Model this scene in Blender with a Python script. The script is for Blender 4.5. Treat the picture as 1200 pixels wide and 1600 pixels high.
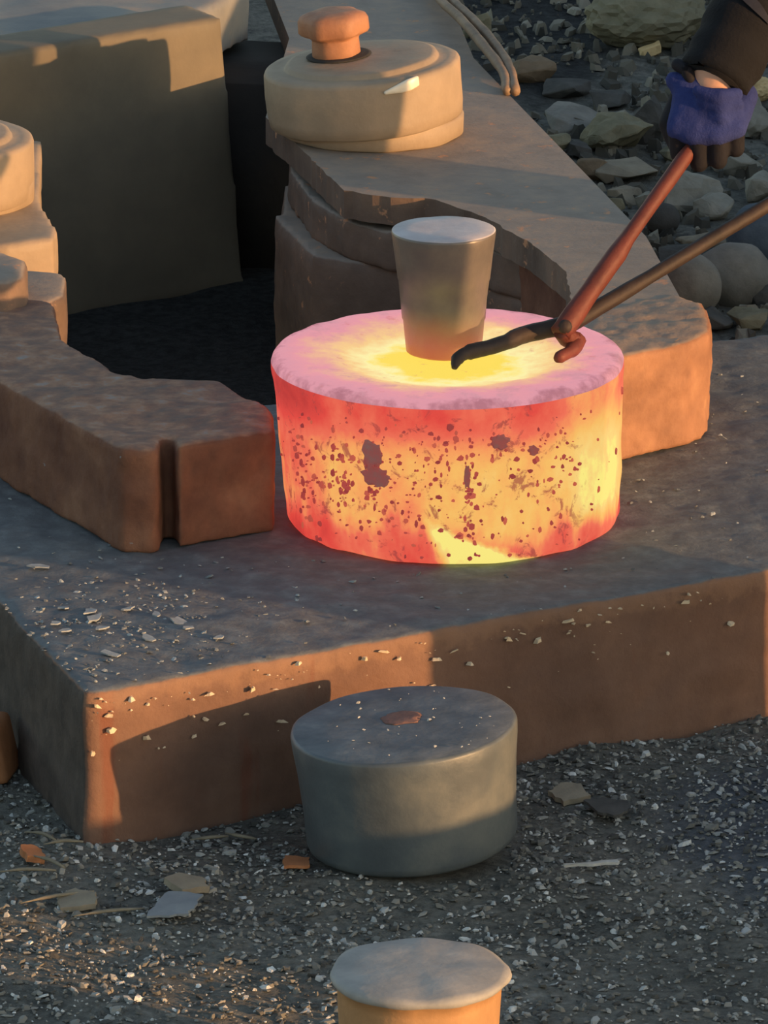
import bpy, bmesh, math, random
from mathutils import Vector, Matrix, noise
random.seed(7)
S = bpy.context.scene
C = S.collection
for o in list(bpy.data.objects):
    bpy.data.objects.remove(o)

# ------------------------------------------------------------------ camera, sky, sun, exposure
cam_d = bpy.data.cameras.new('camera')
cam = bpy.data.objects.new('camera', cam_d)
C.objects.link(cam)
cam.location = (0.0, -9.0849, 2.9775)
cam.rotation_euler = (math.radians(90 - 17), 0, 0)
cam_d.sensor_fit = 'VERTICAL'
cam_d.sensor_height = 24.0
cam_d.lens = 24.0 * 11000 / 1600
cam_d.clip_end = 200
S.camera = cam

SUN_EL, SUN_AZ = 6.5, 120.0          # degrees; azimuth clockwise from +Y
world = bpy.data.worlds.new('sky')
S.world = world
world.use_nodes = True
wn, wl = world.node_tree.nodes, world.node_tree.links
wn.clear()
w_out = wn.new('ShaderNodeOutputWorld')
w_bg = wn.new('ShaderNodeBackground')
w_sky = wn.new('ShaderNodeTexSky')
w_sky.sky_type = 'NISHITA'
w_sky.sun_disc = False
w_sky.sun_elevation = math.radians(SUN_EL)
w_sky.sun_rotation = math.radians(SUN_AZ)
w_sky.dust_density = 1.0
w_sky.ozone_density = 1.0
w_hs = wn.new('ShaderNodeHueSaturation')       # hazy evening: a washed-out sky
w_hs.inputs['Saturation'].default_value = 0.85
w_bg.inputs['Strength'].default_value = 0.30
wl.new(w_sky.outputs[0], w_hs.inputs['Color'])
wl.new(w_hs.outputs[0], w_bg.inputs['Color'])
wl.new(w_bg.outputs[0], w_out.inputs['Surface'])

sun_d = bpy.data.lights.new('sun', 'SUN')
sun_d.energy = 5.6
sun_d.color = (1.0, 0.53, 0.215)
sun_d.angle = math.radians(0.6)
sun = bpy.data.objects.new('sun', sun_d)
C.objects.link(sun)
_el, _az = math.radians(SUN_EL), math.radians(SUN_AZ)
sun_dir = Vector((math.sin(_az) * math.cos(_el), math.cos(_az) * math.cos(_el), math.sin(_el)))
sun.rotation_euler = sun_dir.to_track_quat('Z', 'Y').to_euler()
sun.location = sun_dir * 12

vs = S.view_settings
vs.view_transform = 'Standard'
vs.look = 'None'
vs.gamma = 1.0
vs.use_curve_mapping = False
vs.exposure = 0.0

# ------------------------------------------------------------------ helpers
def lin(r, g, b):
    f = lambda c: (c / 255 / 12.92) if c / 255 <= 0.04045 else ((c / 255 + 0.055) / 1.055) ** 2.4
    return (f(r), f(g), f(b), 1.0)

class NT:
    """small wrapper to write node trees shortly"""
    def __init__(self, name):
        self.m = bpy.data.materials.new(name)
        self.m.use_nodes = True
        self.t = self.m.node_tree
        self.t.nodes.clear()
        self.out = self.n('ShaderNodeOutputMaterial')
        self.co = self.n('ShaderNodeTexCoord').outputs['Object']
    def n(self, typ, **kw):
        nd = self.t.nodes.new(typ)
        for k, v in kw.items():
            setattr(nd, k, v)
        return nd
    def link(self, a, b):
        self.t.links.new(a, b)
    def put(self, sock, v):
        if hasattr(v, 'is_linked') or isinstance(v, bpy.types.NodeSocket):
            self.link(v, sock)
        else:
            sock.default_value = v
    def math(self, op, a, b=0.0, clamp=False):
        nd = self.n('ShaderNodeMath', operation=op, use_clamp=clamp)
        self.put(nd.inputs[0], a)
        self.put(nd.inputs[1], b)
        return nd.outputs[0]
    def noise(self, scale, detail=4.0, rough=0.55, co=None, dist=0.0):
        nd = self.n('ShaderNodeTexNoise')
        self.link(co or self.co, nd.inputs['Vector'])
        nd.inputs['Scale'].default_value = scale
        nd.inputs['Detail'].default_value = detail
        nd.inputs['Roughness'].default_value = rough
        nd.inputs['Distortion'].default_value = dist
        return nd.outputs['Fac']
    def step(self, v, lo, hi, a=0.0, b=1.0):
        nd = self.n('ShaderNodeMapRange', interpolation_type='SMOOTHSTEP')
        self.put(nd.inputs['Value'], v)
        nd.inputs['From Min'].default_value = lo
        nd.inputs['From Max'].default_value = hi
        nd.inputs['To Min'].default_value = a
        nd.inputs['To Max'].default_value = b
        return nd.outputs['Result']
    def ramp(self, v, stops):
        nd = self.n('ShaderNodeValToRGB')
        self.put(nd.inputs['Fac'], v)
        el = nd.color_ramp.elements
        while len(el) < len(stops):
            el.new(0.5)
        for e, (p, c) in zip(el, stops):
            e.position = p
            e.color = c
        return nd.outputs['Color']
    def mix(self, f, a, b):
        nd = self.n('ShaderNodeMix', data_type='RGBA')
        self.put(nd.inputs[0], f)
        self.put(nd.inputs[6], a)
        self.put(nd.inputs[7], b)
        return nd.outputs[2]
    def bump(self, h, strength=0.4, dist=0.01):
        nd = self.n('ShaderNodeBump')
        self.link(h, nd.inputs['Height'])
        nd.inputs['Strength'].default_value = strength
        nd.inputs['Distance'].default_value = dist
        return nd.outputs['Normal']
    def bsdf(self, color, rough=0.8, metal=0.0, normal=None, spec=0.3):
        p = self.n('ShaderNodeBsdfPrincipled')
        self.put(p.inputs['Base Color'], color)
        self.put(p.inputs['Roughness'], rough)
        self.put(p.inputs['Metallic'], metal)
        p.inputs['Specular IOR Level'].default_value = spec
        if normal is not None:
            self.link(normal, p.inputs['Normal'])
        self.link(p.outputs[0], self.out.inputs['Surface'])
        return p
    def xyz(self, co=None):
        nd = self.n('ShaderNodeSeparateXYZ')
        self.link(co or self.co, nd.inputs[0])
        return nd.outputs

def simple(name, stops, scale=14.0, rough=0.8, metal=0.0, bump=0.35, bscale=60.0, spec=0.3, detail=6.0, bdist=0.004):
    t = NT(name)
    col = t.ramp(t.noise(scale, detail, 0.62), [(p, lin(*c)) for p, c in stops])
    nm = t.bump(t.noise(bscale, 5.0, 0.6), bump, bdist) if bump else None
    t.bsdf(col, rough, metal, nm, spec)
    return t.m

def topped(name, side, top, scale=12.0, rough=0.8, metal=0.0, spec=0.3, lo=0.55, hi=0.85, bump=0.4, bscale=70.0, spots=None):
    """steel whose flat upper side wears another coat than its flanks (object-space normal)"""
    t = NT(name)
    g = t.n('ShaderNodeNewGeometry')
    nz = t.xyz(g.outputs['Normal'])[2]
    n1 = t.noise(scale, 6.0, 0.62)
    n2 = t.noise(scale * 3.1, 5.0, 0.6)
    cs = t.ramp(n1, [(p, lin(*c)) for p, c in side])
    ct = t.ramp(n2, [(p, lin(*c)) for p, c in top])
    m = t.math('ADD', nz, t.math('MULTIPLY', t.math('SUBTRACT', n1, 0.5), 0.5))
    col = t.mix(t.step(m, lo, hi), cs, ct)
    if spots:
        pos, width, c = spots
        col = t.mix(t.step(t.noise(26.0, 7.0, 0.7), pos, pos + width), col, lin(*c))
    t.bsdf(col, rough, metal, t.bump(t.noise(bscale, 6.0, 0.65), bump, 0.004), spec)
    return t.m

def link_mesh(name, bm, material, parent=None, smooth=True, loc=None):
    me = bpy.data.meshes.new(name)
    bmesh.ops.recalc_face_normals(bm, faces=bm.faces[:])
    bm.to_mesh(me)
    bm.free()
    if smooth:
        for p in me.polygons:
            p.use_smooth = True
    o = bpy.data.objects.new(name, me)
    C.objects.link(o)
    for m in (material if isinstance(material, (list, tuple)) else [material]):
        me.materials.append(m)
    if parent:
        o.parent = parent
    if loc:
        o.location = loc
    return o

def tag(o, label=None, cat=None, group=None, kind=None):
    if label: o['label'] = label
    if cat: o['category'] = cat
    if group: o['group'] = group
    if kind: o['kind'] = kind
    return o

def thing(name, label, cat, loc, group=None):
    o = bpy.data.objects.new(name, None)
    o.empty_display_size = 0.05
    C.objects.link(o)
    o.location = loc
    return tag(o, label, cat, group)

def prism(pts, z0, z1, org=(0, 0, 0), shear=(0, 0)):
    bm = bmesh.new()
    ox, oy, oz = org
    lo = [bm.verts.new((x - ox, y - oy, z0 - oz)) for x, y in pts]
    hi = [bm.verts.new((x - ox + shear[0], y - oy + shear[1], z1 - oz)) for x, y in pts]
    bm.faces.new(lo[::-1])
    bm.faces.new(hi)
    n = len(pts)
    for i in range(n):
        bm.faces.new((lo[i], lo[(i + 1) % n], hi[(i + 1) % n], hi[i]))
    return bm

def bevel(bm, w, seg=3, ang=0.3):
    ed = [e for e in bm.edges if len(e.link_faces) == 2 and e.calc_face_angle(0) > ang]
    bmesh.ops.bevel(bm, geom=ed, offset=w, segments=seg, affect='EDGES', profile=0.5, clamp_overlap=True)
    return bm

_tex = {}
def cloud(scale):
    if scale not in _tex:
        t = bpy.data.textures.new('forge_noise', 'CLOUDS')
        t.noise_scale = scale
        t.noise_depth = 3
        _tex[scale] = t
    return _tex[scale]

def rough_forged(o, voxel, smooth, disps):
    m = o.modifiers.new('remesh', 'REMESH')
    m.mode = 'VOXEL'
    m.voxel_size = voxel
    m.use_smooth_shade = True
    if smooth:
        s = o.modifiers.new('smooth', 'SMOOTH')
        s.iterations = smooth
        s.factor = 0.5
    for sc, st in disps:
        d = o.modifiers.new('displace', 'DISPLACE')
        d.texture = cloud(sc)
        d.texture_coords = 'GLOBAL'
        d.strength = st
        d.mid_level = 0.5
    return o

def lathe(prof, seg=64, index=None):
    """prof: list of (radius, z); index(i) gives the material slot of the band i"""
    bm = bmesh.new()
    rings = []
    for r, z in prof:
        if r < 1e-6:
            rings.append([bm.verts.new((0, 0, z))])
        else:
            rings.append([bm.verts.new((r * math.cos(2 * math.pi * k / seg), r * math.sin(2 * math.pi * k / seg), z)) for k in range(seg)])
    for i in range(len(rings) - 1):
        a, b = rings[i], rings[i + 1]
        for k in range(seg):
            k2 = (k + 1) % seg
            if len(a) == 1 and len(b) == 1:
                continue
            if len(a) == 1:
                f = bm.faces.new((a[0], b[k], b[k2]))
            elif len(b) == 1:
                f = bm.faces.new((a[k], b[0], a[k2]))
            else:
                f = bm.faces.new((a[k], b[k], b[k2], a[k2]))
            if index:
                f.material_index = index(i)
    return bm

def jitter(bm, amp, scale, seed=0.0):
    bm.normal_update()
    for v in bm.verts:
        v.co += v.normal * amp * noise.noise(v.co * scale + Vector((seed, seed * 1.7, -seed)))
    return bm

def tube(bm, path, radii, seg=10, flat=1.0, cap=True):
    path = [Vector(p) for p in path]
    rings = []
    up = Vector((0, 0, 1))
    for i, p in enumerate(path):
        d = (path[min(i + 1, len(path) - 1)] - path[max(i - 1, 0)]).normalized()
        a = d.cross(up)
        if a.length < 1e-3:
            a = Vector((1, 0, 0))
        a.normalize()
        b = a.cross(d)
        r = radii[i] if isinstance(radii, (list, tuple)) else radii
        rings.append([bm.verts.new(p + a * r * flat * math.cos(2 * math.pi * k / seg) + b * r * math.sin(2 * math.pi * k / seg)) for k in range(seg)])
    for i in range(len(rings) - 1):
        for k in range(seg):
            bm.faces.new((rings[i][k], rings[i][(k + 1) % seg], rings[i + 1][(k + 1) % seg], rings[i + 1][k]))
    if cap:
        bm.faces.new(rings[0][::-1])
        bm.faces.new(rings[-1])
    return bm

def spline(pts, n=6):
    """Catmull-Rom through pts"""
    P = [Vector(p) for p in pts]
    P = [P[0] * 2 - P[1]] + P + [P[-1] * 2 - P[-2]]
    out = []
    for i in range(1, len(P) - 2):
        for k in range(n):
            t = k / n
            a, b, c, d = P[i - 1], P[i], P[i + 1], P[i + 2]
            out.append(0.5 * ((2 * b) + (c - a) * t + (2 * a - 5 * b + 4 * c - d) * t * t + (3 * b - a - 3 * c + d) * t ** 3))
    out.append(P[-2])
    return out

_ico = None
def hull(bm, balls):
    """adds the convex hull of spheres (centre, radius): a tapered limb or a palm"""
    global _ico
    if _ico is None:
        b = bmesh.new()
        bmesh.ops.create_icosphere(b, subdivisions=2, radius=1.0)
        _ico = [v.co.copy() for v in b.verts]
        b.free()
    t = bmesh.new()
    for c, r in balls:
        c = Vector(c)
        for v in _ico:
            t.verts.new(c + v * r)
    res = bmesh.ops.convex_hull(t, input=t.verts[:])
    junk = [g for g in res['geom_interior'] + res['geom_unused'] if isinstance(g, bmesh.types.BMVert)]
    bmesh.ops.delete(t, geom=list(set(junk)), context='VERTS')
    me = bpy.data.meshes.new('tmp')
    t.to_mesh(me)
    t.free()
    bm.from_mesh(me)
    bpy.data.meshes.remove(me)

def limb(bm, pts, radii):
    for i in range(len(pts) - 1):
        hull(bm, [(pts[i], radii[i]), (pts[i + 1], radii[i + 1])])

def inside(poly, x, y):
    c = False
    j = len(poly) - 1
    for i in range(len(poly)):
        xi, yi = poly[i]; xj, yj = poly[j]
        if (yi > y) != (yj > y) and x < (xj - xi) * (y - yi) / (yj - yi) + xi:
            c = not c
        j = i
    return c
def sm(x, a, b):
    t = min(1.0, max(0.0, (x - a) / (b - a)))
    return t * t * (3 - 2 * t)

def part(name, bm, material, root, smooth=True):
    o = link_mesh(name, bm, material, root, smooth)
    if root.type == 'EMPTY':
        o.location = -root.location      # the mesh is written in scene metres
    return o

# ------------------------------------------------------------------ materials
M = {}
t = NT('slab_steel')
g = t.n('ShaderNodeNewGeometry')
nx_, ny_, nz_ = t.xyz(g.outputs['Normal'])
n1 = t.noise(7.0, 7.0, 0.65)
n2 = t.noise(30.0, 6.0, 0.65)
st = t.n('ShaderNodeMapping')
t.link(t.co, st.inputs['Vector'])
st.inputs['Scale'].default_value = (1.0, 1.0, 0.12)
n3 = t.noise(16.0, 5.0, 0.6, st.outputs[0])
rust = t.ramp(n1, [(0.25, lin(96, 72, 61)), (0.5, lin(118, 89, 74)), (0.72, lin(132, 101, 84))])
rust = t.mix(t.step(n3, 0.54, 0.68, 0.0, 0.6), rust, lin(118, 66, 48))               # reddish runs
rust = t.mix(t.step(t.math('ADD', t.xyz()[2], t.math('MULTIPLY', t.math('SUBTRACT', n2, 0.5), 0.08)), 0.165, 0.185, 0.0, 0.45), rust, lin(150, 116, 92))   # rubbed bare along the upper edge
end_shade = t.ramp(n2, [(0.3, lin(62, 56, 54)), (0.7, lin(88, 78, 72))])                # shade on the left end face, painted darker into the colour
rust = t.mix(t.step(nx_, -0.62, -0.8), rust, end_shade)
topc = t.ramp(n2, [(0.3, lin(90, 93, 97)), (0.5, lin(104, 108, 111)), (0.7, lin(122, 128, 130))])
topc = t.mix(t.step(n1, 0.5, 0.7, 0.0, 0.5), topc, lin(88, 90, 96))
m = t.math('ADD', nz_, t.math('MULTIPLY', t.math('SUBTRACT', n1, 0.5), 0.5))
t.bsdf(t.mix(t.step(m, 0.6, 0.9), rust, topc), 0.75, 0.0, t.bump(t.noise(70.0, 6.0, 0.65), 0.5, 0.004), 0.35)
M['slab'] = t.m
M['chip'] = simple('pale_scale_chip', [(0.3, (170, 168, 160)), (0.7, (214, 212, 204))], 40, 0.6)
M['straw'] = simple('pale_flaked_paint', [(0.3, (196, 168, 132)), (0.7, (232, 214, 184))], 40, 0.7)
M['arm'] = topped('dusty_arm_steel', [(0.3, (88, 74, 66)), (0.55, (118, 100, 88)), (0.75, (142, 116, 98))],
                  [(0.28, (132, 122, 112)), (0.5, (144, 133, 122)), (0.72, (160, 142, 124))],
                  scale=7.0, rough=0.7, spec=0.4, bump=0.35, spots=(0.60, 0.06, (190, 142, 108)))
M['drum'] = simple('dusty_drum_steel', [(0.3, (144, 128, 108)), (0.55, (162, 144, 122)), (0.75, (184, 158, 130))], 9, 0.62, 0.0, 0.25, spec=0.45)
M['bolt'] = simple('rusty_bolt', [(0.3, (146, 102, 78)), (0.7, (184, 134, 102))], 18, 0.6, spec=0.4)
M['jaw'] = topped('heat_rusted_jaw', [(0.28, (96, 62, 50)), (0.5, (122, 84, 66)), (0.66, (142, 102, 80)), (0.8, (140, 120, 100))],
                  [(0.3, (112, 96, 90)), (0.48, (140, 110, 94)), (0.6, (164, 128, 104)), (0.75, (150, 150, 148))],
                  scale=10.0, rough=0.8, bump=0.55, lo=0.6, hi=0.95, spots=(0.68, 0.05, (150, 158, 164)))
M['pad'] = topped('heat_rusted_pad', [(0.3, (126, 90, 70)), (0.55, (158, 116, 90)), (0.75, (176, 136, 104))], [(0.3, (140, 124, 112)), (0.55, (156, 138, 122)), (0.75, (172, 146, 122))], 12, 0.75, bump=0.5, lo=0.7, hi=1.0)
M['body'] = simple('dull_body_plate', [(0.3, (98, 92, 80)), (0.55, (116, 108, 92)), (0.75, (130, 119, 100))], 4, 0.7, bump=0.15, spec=0.35)
M['body_top'] = simple('body_top_steel', [(0.3, (110, 114, 118)), (0.55, (136, 136, 132)), (0.75, (184, 150, 116))], 5, 0.65, bump=0.2)
M['gap_shade'] = simple('gap_shade_steel', [(0.3, (44, 44, 44)), (0.7, (60, 58, 56))], 8, 0.85)  # dark colour stands in for shade in the gaps
M['punch'] = simple('punch_steel', [(0.3, (120, 112, 108)), (0.55, (158, 148, 138)), (0.75, (176, 164, 148))], 10, 0.42, 0.12, 0.25, spec=0.5)
M['punch_top'] = simple('punch_face', [(0.3, (176, 170, 174)), (0.7, (208, 202, 204))], 16, 0.55, 0.1, 0.2)
M['dark_metal'] = simple('cold_blank_side', [(0.25, (70, 78, 84)), (0.5, (92, 100, 104)), (0.72, (122, 126, 122)), (0.85, (166, 164, 148))], 7, 0.45, 0.1, 0.2, spec=0.5)
M['dark_top'] = simple('cold_blank_face', [(0.3, (84, 92, 98)), (0.6, (110, 116, 120)), (0.8, (140, 142, 140))], 24, 0.7, 0.0, 0.3)
M['red_spot'] = simple('red_scale_spot', [(0.3, (112, 84, 78)), (0.7, (138, 104, 94))], 30, 0.85)
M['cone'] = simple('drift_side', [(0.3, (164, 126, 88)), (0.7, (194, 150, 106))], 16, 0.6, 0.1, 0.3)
M['cone_top'] = simple('drift_face', [(0.3, (138, 138, 136)), (0.7, (166, 164, 160))], 20, 0.65, 0.0, 0.25)
M['tong'] = simple('tong_iron', [(0.3, (44, 38, 36)), (0.7, (64, 52, 48))], 20, 0.65, 0.2, 0.4, spec=0.4)
M['tong_red'] = simple('tong_iron_reddened', [(0.3, (86, 44, 38)), (0.7, (112, 56, 46))], 20, 0.6, 0.1, 0.4, spec=0.4)
M['rod'] = simple('bent_rod_steel', [(0.3, (120, 100, 82)), (0.7, (164, 138, 112))], 16, 0.6)
M['glove'] = simple('blue_glove_knit', [(0.3, (36, 46, 98)), (0.7, (50, 62, 120))], 24, 0.9, bump=0.5, bscale=300)
M['glove_palm'] = simple('dark_glove_palm', [(0.3, (20, 20, 28)), (0.7, (30, 30, 38))], 24, 0.8)
M['sleeve'] = simple('black_jersey', [(0.3, (13, 14, 18)), (0.7, (22, 23, 28))], 18, 0.92, bump=0.4, bscale=180)
M['print'] = simple('grey_print', [(0.3, (66, 66, 74)), (0.7, (84, 84, 92))], 18, 0.8)
M['skin'] = simple('skin', [(0.3, (206, 158, 134)), (0.7, (218, 172, 148))], 20, 0.55, bump=0.1)
M['trouser'] = simple('dark_trousers', [(0.3, (46, 48, 58)), (0.7, (62, 64, 74))], 12, 0.9)
M['boot'] = simple('black_boot', [(0.3, (26, 24, 24)), (0.7, (40, 36, 34))], 12, 0.6)
M['hair'] = simple('dark_hair', [(0.3, (24, 20, 18)), (0.7, (38, 32, 28))], 90, 0.7)
ROCK = {
 'grey': [(0.3, (108, 106, 100)), (0.7, (134, 130, 122))], 'blue': [(0.3, (74, 84, 94)), (0.7, (94, 104, 112))],
 'pale': [(0.3, (122, 120, 110)), (0.7, (150, 146, 134))], 'tan': [(0.3, (122, 114, 100)), (0.7, (146, 136, 118))],
 'olive': [(0.3, (104, 100, 82)), (0.7, (132, 126, 104))], 'dark': [(0.3, (66, 66, 64)), (0.7, (88, 86, 82))],
 'brown': [(0.3, (104, 90, 74)), (0.7, (128, 110, 90))], 'straw': [(0.3, (190, 164, 118)), (0.7, (214, 188, 140))]}  # straw stones have sunlight painted into their colour
for k, st in ROCK.items():
    M['rock_' + k] = simple('stone_' + k, [(p_, tuple(int(v * 1.10) for v in c_)) for p_, c_ in st], 22, 0.92, bump=0.6, bscale=55, spec=0.15)

def island_mat(name, stops, rough=0.8):
    t = NT(name)
    g = t.n('ShaderNodeNewGeometry')
    t.bsdf(t.ramp(g.outputs['Random Per Island'], [(p, lin(*c)) for p, c in stops]), rough, 0.0, None, 0.3)
    return t.m
M['gravel'] = island_mat('gravel_bits', [(0.0, (70, 70, 68)), (0.3, (104, 104, 99)), (0.55, (130, 128, 120)), (0.78, (152, 151, 144)),
                                         (0.93, (180, 182, 180)), (1.0, (232, 232, 226))])
M['rubble'] = island_mat('rubble_bits', [(0.0, (64, 64, 60)), (0.4, (98, 95, 86)), (0.75, (122, 117, 104)), (1.0, (152, 147, 132))], 0.92)
M['slabflake'] = island_mat('slab_flakes', [(0.0, (96, 100, 102)), (0.5, (124, 130, 132)), (1.0, (170, 178, 180))])

# ground: grey-brown grit, shade painted between the arms, dark soil behind, blue-grey mill scale strip on the right
t = NT('grit_ground')
n_a = t.noise(3.0, 8.0, 0.65)
n_b = t.noise(60.0, 8.0, 0.7)
n_c = t.noise(200.0, 4.0, 0.6)
col = t.ramp(t.math('ADD', t.math('MULTIPLY', n_a, 0.45), t.math('MULTIPLY', n_b, 0.55)),
             [(0.36, lin(76, 76, 73)), (0.47, lin(110, 109, 102)), (0.56, lin(132, 130, 121)), (0.66, lin(158, 156, 148))])
x, y, z = t.xyz()
def blob(cx, cy, rx, ry, soft=0.5):
    dx = t.math('DIVIDE', t.math('SUBTRACT', x, cx), rx)
    dy = t.math('DIVIDE', t.math('SUBTRACT', y, cy), ry)
    d = t.math('ADD', t.math('MULTIPLY', dx, dx), t.math('MULTIPLY', dy, dy))
    d = t.math('ADD', d, t.math('MULTIPLY', t.math('SUBTRACT', n_a, 0.5), 1.2))
    return t.step(d, 1.0 - soft, 1.0 + soft, 1.0, 0.0)
shade_soil_m = t.math('MAXIMUM', blob(-0.2, 1.6, 0.6, 1.2), blob(0.28, 3.9, 0.16, 0.75, 0.35))  # first blob paints the shade of the void, second is dark soil
col = t.mix(shade_soil_m, col, t.ramp(n_b, [(0.4, lin(44, 45, 45)), (0.62, lin(66, 67, 67))]))
col = t.mix(t.math('MULTIPLY', blob(0.55, -0.72, 0.2, 0.3, 0.6), 0.75), col, t.ramp(n_b, [(0.35, lin(74, 82, 92)), (0.65, lin(102, 108, 118))]))
hgt = t.math('ADD', n_b, t.math('MULTIPLY', n_c, 0.5))
t.bsdf(col, 0.9, 0.0, t.bump(hgt, 0.8, 0.012), 0.2)
M['ground'] = t.m

# glowing steel
def hot_side():
    t = NT('glowing_steel_side')
    x, y, z = t.xyz()
    stretched = t.n('ShaderNodeMapping')
    t.link(t.co, stretched.inputs['Vector'])
    stretched.inputs['Scale'].default_value = (1, 1, 0.45)
    n1 = t.noise(11.0, 4.0, 0.6, stretched.outputs[0])
    n2 = t.noise(46.0, 5.0, 0.65)
    n3 = t.noise(30.0, 6.0, 0.7, None, 0.6)
    T = t.math('ADD', 0.72, t.math('MULTIPLY', t.math('SUBTRACT', n1, 0.5), 0.8))
    T = t.math('ADD', T, t.math('MULTIPLY', t.math('SUBTRACT', n2, 0.5), 0.22))
    zz = t.math('ADD', z, t.math('MULTIPLY', t.math('SUBTRACT', n1, 0.5), 0.10))
    T = t.math('SUBTRACT', T, t.step(zz, 0.135, 0.205, 0.0, 0.34))
    T = t.math('SUBTRACT', T, t.step(zz, 0.015, 0.065, 0.26, 0.0))
    T = t.math('SUBTRACT', T, t.step(x, -0.23, -0.12, 0.26, 0.0))
    T = t.math('ADD', T, t.math('MULTIPLY', t.step(x, 0.12, 0.19, 0.0, 0.24), t.step(zz, 0.01, 0.06)))  # sunlit right side painted in as extra glow
    T = t.math('SUBTRACT', T, t.step(x, 0.215, 0.236, 0.0, 0.16))
    # hottest tongue low on the near side
    line = t.math('SUBTRACT', t.math('MULTIPLY', t.math('SUBTRACT', 0.125, x), 0.42), z)
    line = t.math('ADD', line, t.math('MULTIPLY', t.math('SUBTRACT', n2, 0.5), 0.02))
    left = t.math('ADD', x, t.math('MULTIPLY', z, 0.35))
    tongue = t.math('MULTIPLY', t.step(line, -0.004, 0.012), t.step(t.math('ADD', left, t.math('MULTIPLY', t.math('SUBTRACT', n1, 0.5), 0.05)), -0.022, 0.006))
    tongue = t.math('MULTIPLY', tongue, t.step(y, 0.0, -0.05))
    T = t.math('ADD', T, t.math('MULTIPLY', tongue, 0.6))
    scale_m = t.math('MULTIPLY', t.step(n3, 0.56, 0.64), t.step(t.math('ADD', tongue, t.step(x, 0.13, 0.2, 0.0, 0.55)), 0.7, 0.1))
    c = t.ramp(T, [(0.12, lin(188, 52, 50)), (0.32, lin(230, 72, 62)), (0.5, lin(243, 112, 84)), (0.62, lin(252, 156, 92)),
                   (0.78, lin(252, 192, 100)), (0.95, lin(252, 214, 124)), (1.0, lin(255, 238, 130))])
    c = t.mix(t.math('MULTIPLY', scale_m, 0.75), c, lin(158, 62, 60))
    p = t.bsdf(lin(70, 50, 48), 0.8, 0.0, t.bump(t.math('ADD', n2, n3), 0.4, 0.004), 0.2)
    t.link(c, p.inputs['Emission Color'])
    p.inputs['Emission Strength'].default_value = 0.92
    return t.m
def hot_top():
    t = NT('glowing_steel_top')
    x, y, z = t.xyz()
    n1 = t.noise(13.0, 5.0, 0.65)
    n2 = t.noise(50.0, 5.0, 0.65)
    r = t.math('SQRT', t.math('ADD', t.math('MULTIPLY', x, x), t.math('MULTIPLY', y, y)))
    r = t.math('ADD', r, t.math('MULTIPLY', t.math('SUBTRACT', n1, 0.5), 0.11))
    r = t.math('ADD', r, t.math('MULTIPLY', t.math('SUBTRACT', n2, 0.5), 0.05))
    c = t.ramp(t.math('MULTIPLY', r, 4.0), [(0.30, lin(255, 224, 88)), (0.42, lin(255, 244, 170)), (0.56, lin(250, 206, 138)), (0.68, lin(236, 172, 150)),
                   (0.78, lin(232, 152, 162)), (0.89, lin(222, 150, 164)), (0.965, lin(178, 112, 126))])
    c = t.mix(t.math('MULTIPLY', t.step(t.noise(24.0, 7.0, 0.7), 0.52, 0.66), t.step(r, 0.12, 0.17, 0.0, 0.5)), c, lin(196, 142, 152))
    c = t.mix(t.step(t.noise(34.0, 7.0, 0.7), 0.6, 0.7, 0.0, 0.5), c, lin(206, 118, 112))
    p = t.bsdf(lin(90, 70, 68), 0.85, 0.0, t.bump(n2, 0.4, 0.004), 0.2)
    t.link(c, p.inputs['Emission Color'])
    p.inputs['Emission Strength'].default_value = 0.95
    return t.m
M['hot_side'] = hot_side()
M['hot_top'] = hot_top()
t = NT('cooling_scale')
g = t.n('ShaderNodeNewGeometry')
p = t.bsdf(lin(96, 66, 62), 0.9)
t.link(t.ramp(g.outputs['Random Per Island'], [(0.0, lin(146, 44, 48)), (0.6, lin(182, 66, 60)), (1.0, lin(208, 96, 70))]), p.inputs['Emission Color'])
p.inputs['Emission Strength'].default_value = 0.8
M['scale'] = t.m
t = NT('grey_scale_patch')
p = t.bsdf(lin(110, 86, 82), 0.9)
t.link(t.ramp(t.noise(60.0, 6.0, 0.7), [(0.35, lin(150, 52, 50)), (0.5, lin(130, 62, 60)), (0.65, lin(116, 78, 74))]), p.inputs['Emission Color'])
p.inputs['Emission Strength'].default_value = 0.75
M['scale_grey'] = t.m

# ------------------------------------------------------------------ ground
SLAB = [(-0.372, -0.772), (1.137, 0.117), (0.640, 0.940), (-0.80, 0.20), (-0.62, -0.10), (-0.497, -0.405), (-0.442, -0.575)]
def gh(x, y):
    h = 0.012 * noise.noise(Vector((x * 5, y * 5, 0.3))) + 0.006 * noise.noise(Vector((x * 17, y * 17, 1.3)))
    h += 0.05 * sm(y, 3.2, 4.6) + 0.70 * sm(x, 1.2, 1.9) * sm(y, 0.3, 1.1)   # unseen earth bank added at right to shade the back
    s_, p_ = x * 0.866 - y * 0.5, x * 0.5 + y * 0.866
    h += (0.12 + 0.15 * sm(p_, -1.25, -1.0)) * sm(s_, 1.75, 2.15) * (1 - sm(p_, -0.1, 0.25))   # low unseen rise added to shade the front grit
    return h - 0.004
def axis(a, b, n, far):
    v = [a + (b - a) * i / n for i in range(n + 1)]
    st = (b - a) / n
    while v[-1] < far:
        st *= 1.35
        v.append(v[-1] + st)
    st = (b - a) / n
    while v[0] > -far:
        st *= 1.35
        v.insert(0, v[0] - st)
    return v
gx, gy = axis(-1.3, 1.3, 130, 30), axis(-2.2, 4.6, 260, 30)
verts = [(px, py, gh(px, py)) for py in gy for px in gx]
nx = len(gx)
faces = [(j * nx + i, j * nx + i + 1, (j + 1) * nx + i + 1, (j + 1) * nx + i) for j in range(len(gy) - 1) for i in range(nx - 1)]
me = bpy.data.meshes.new('ground')
me.from_pydata(verts, [], faces)
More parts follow.
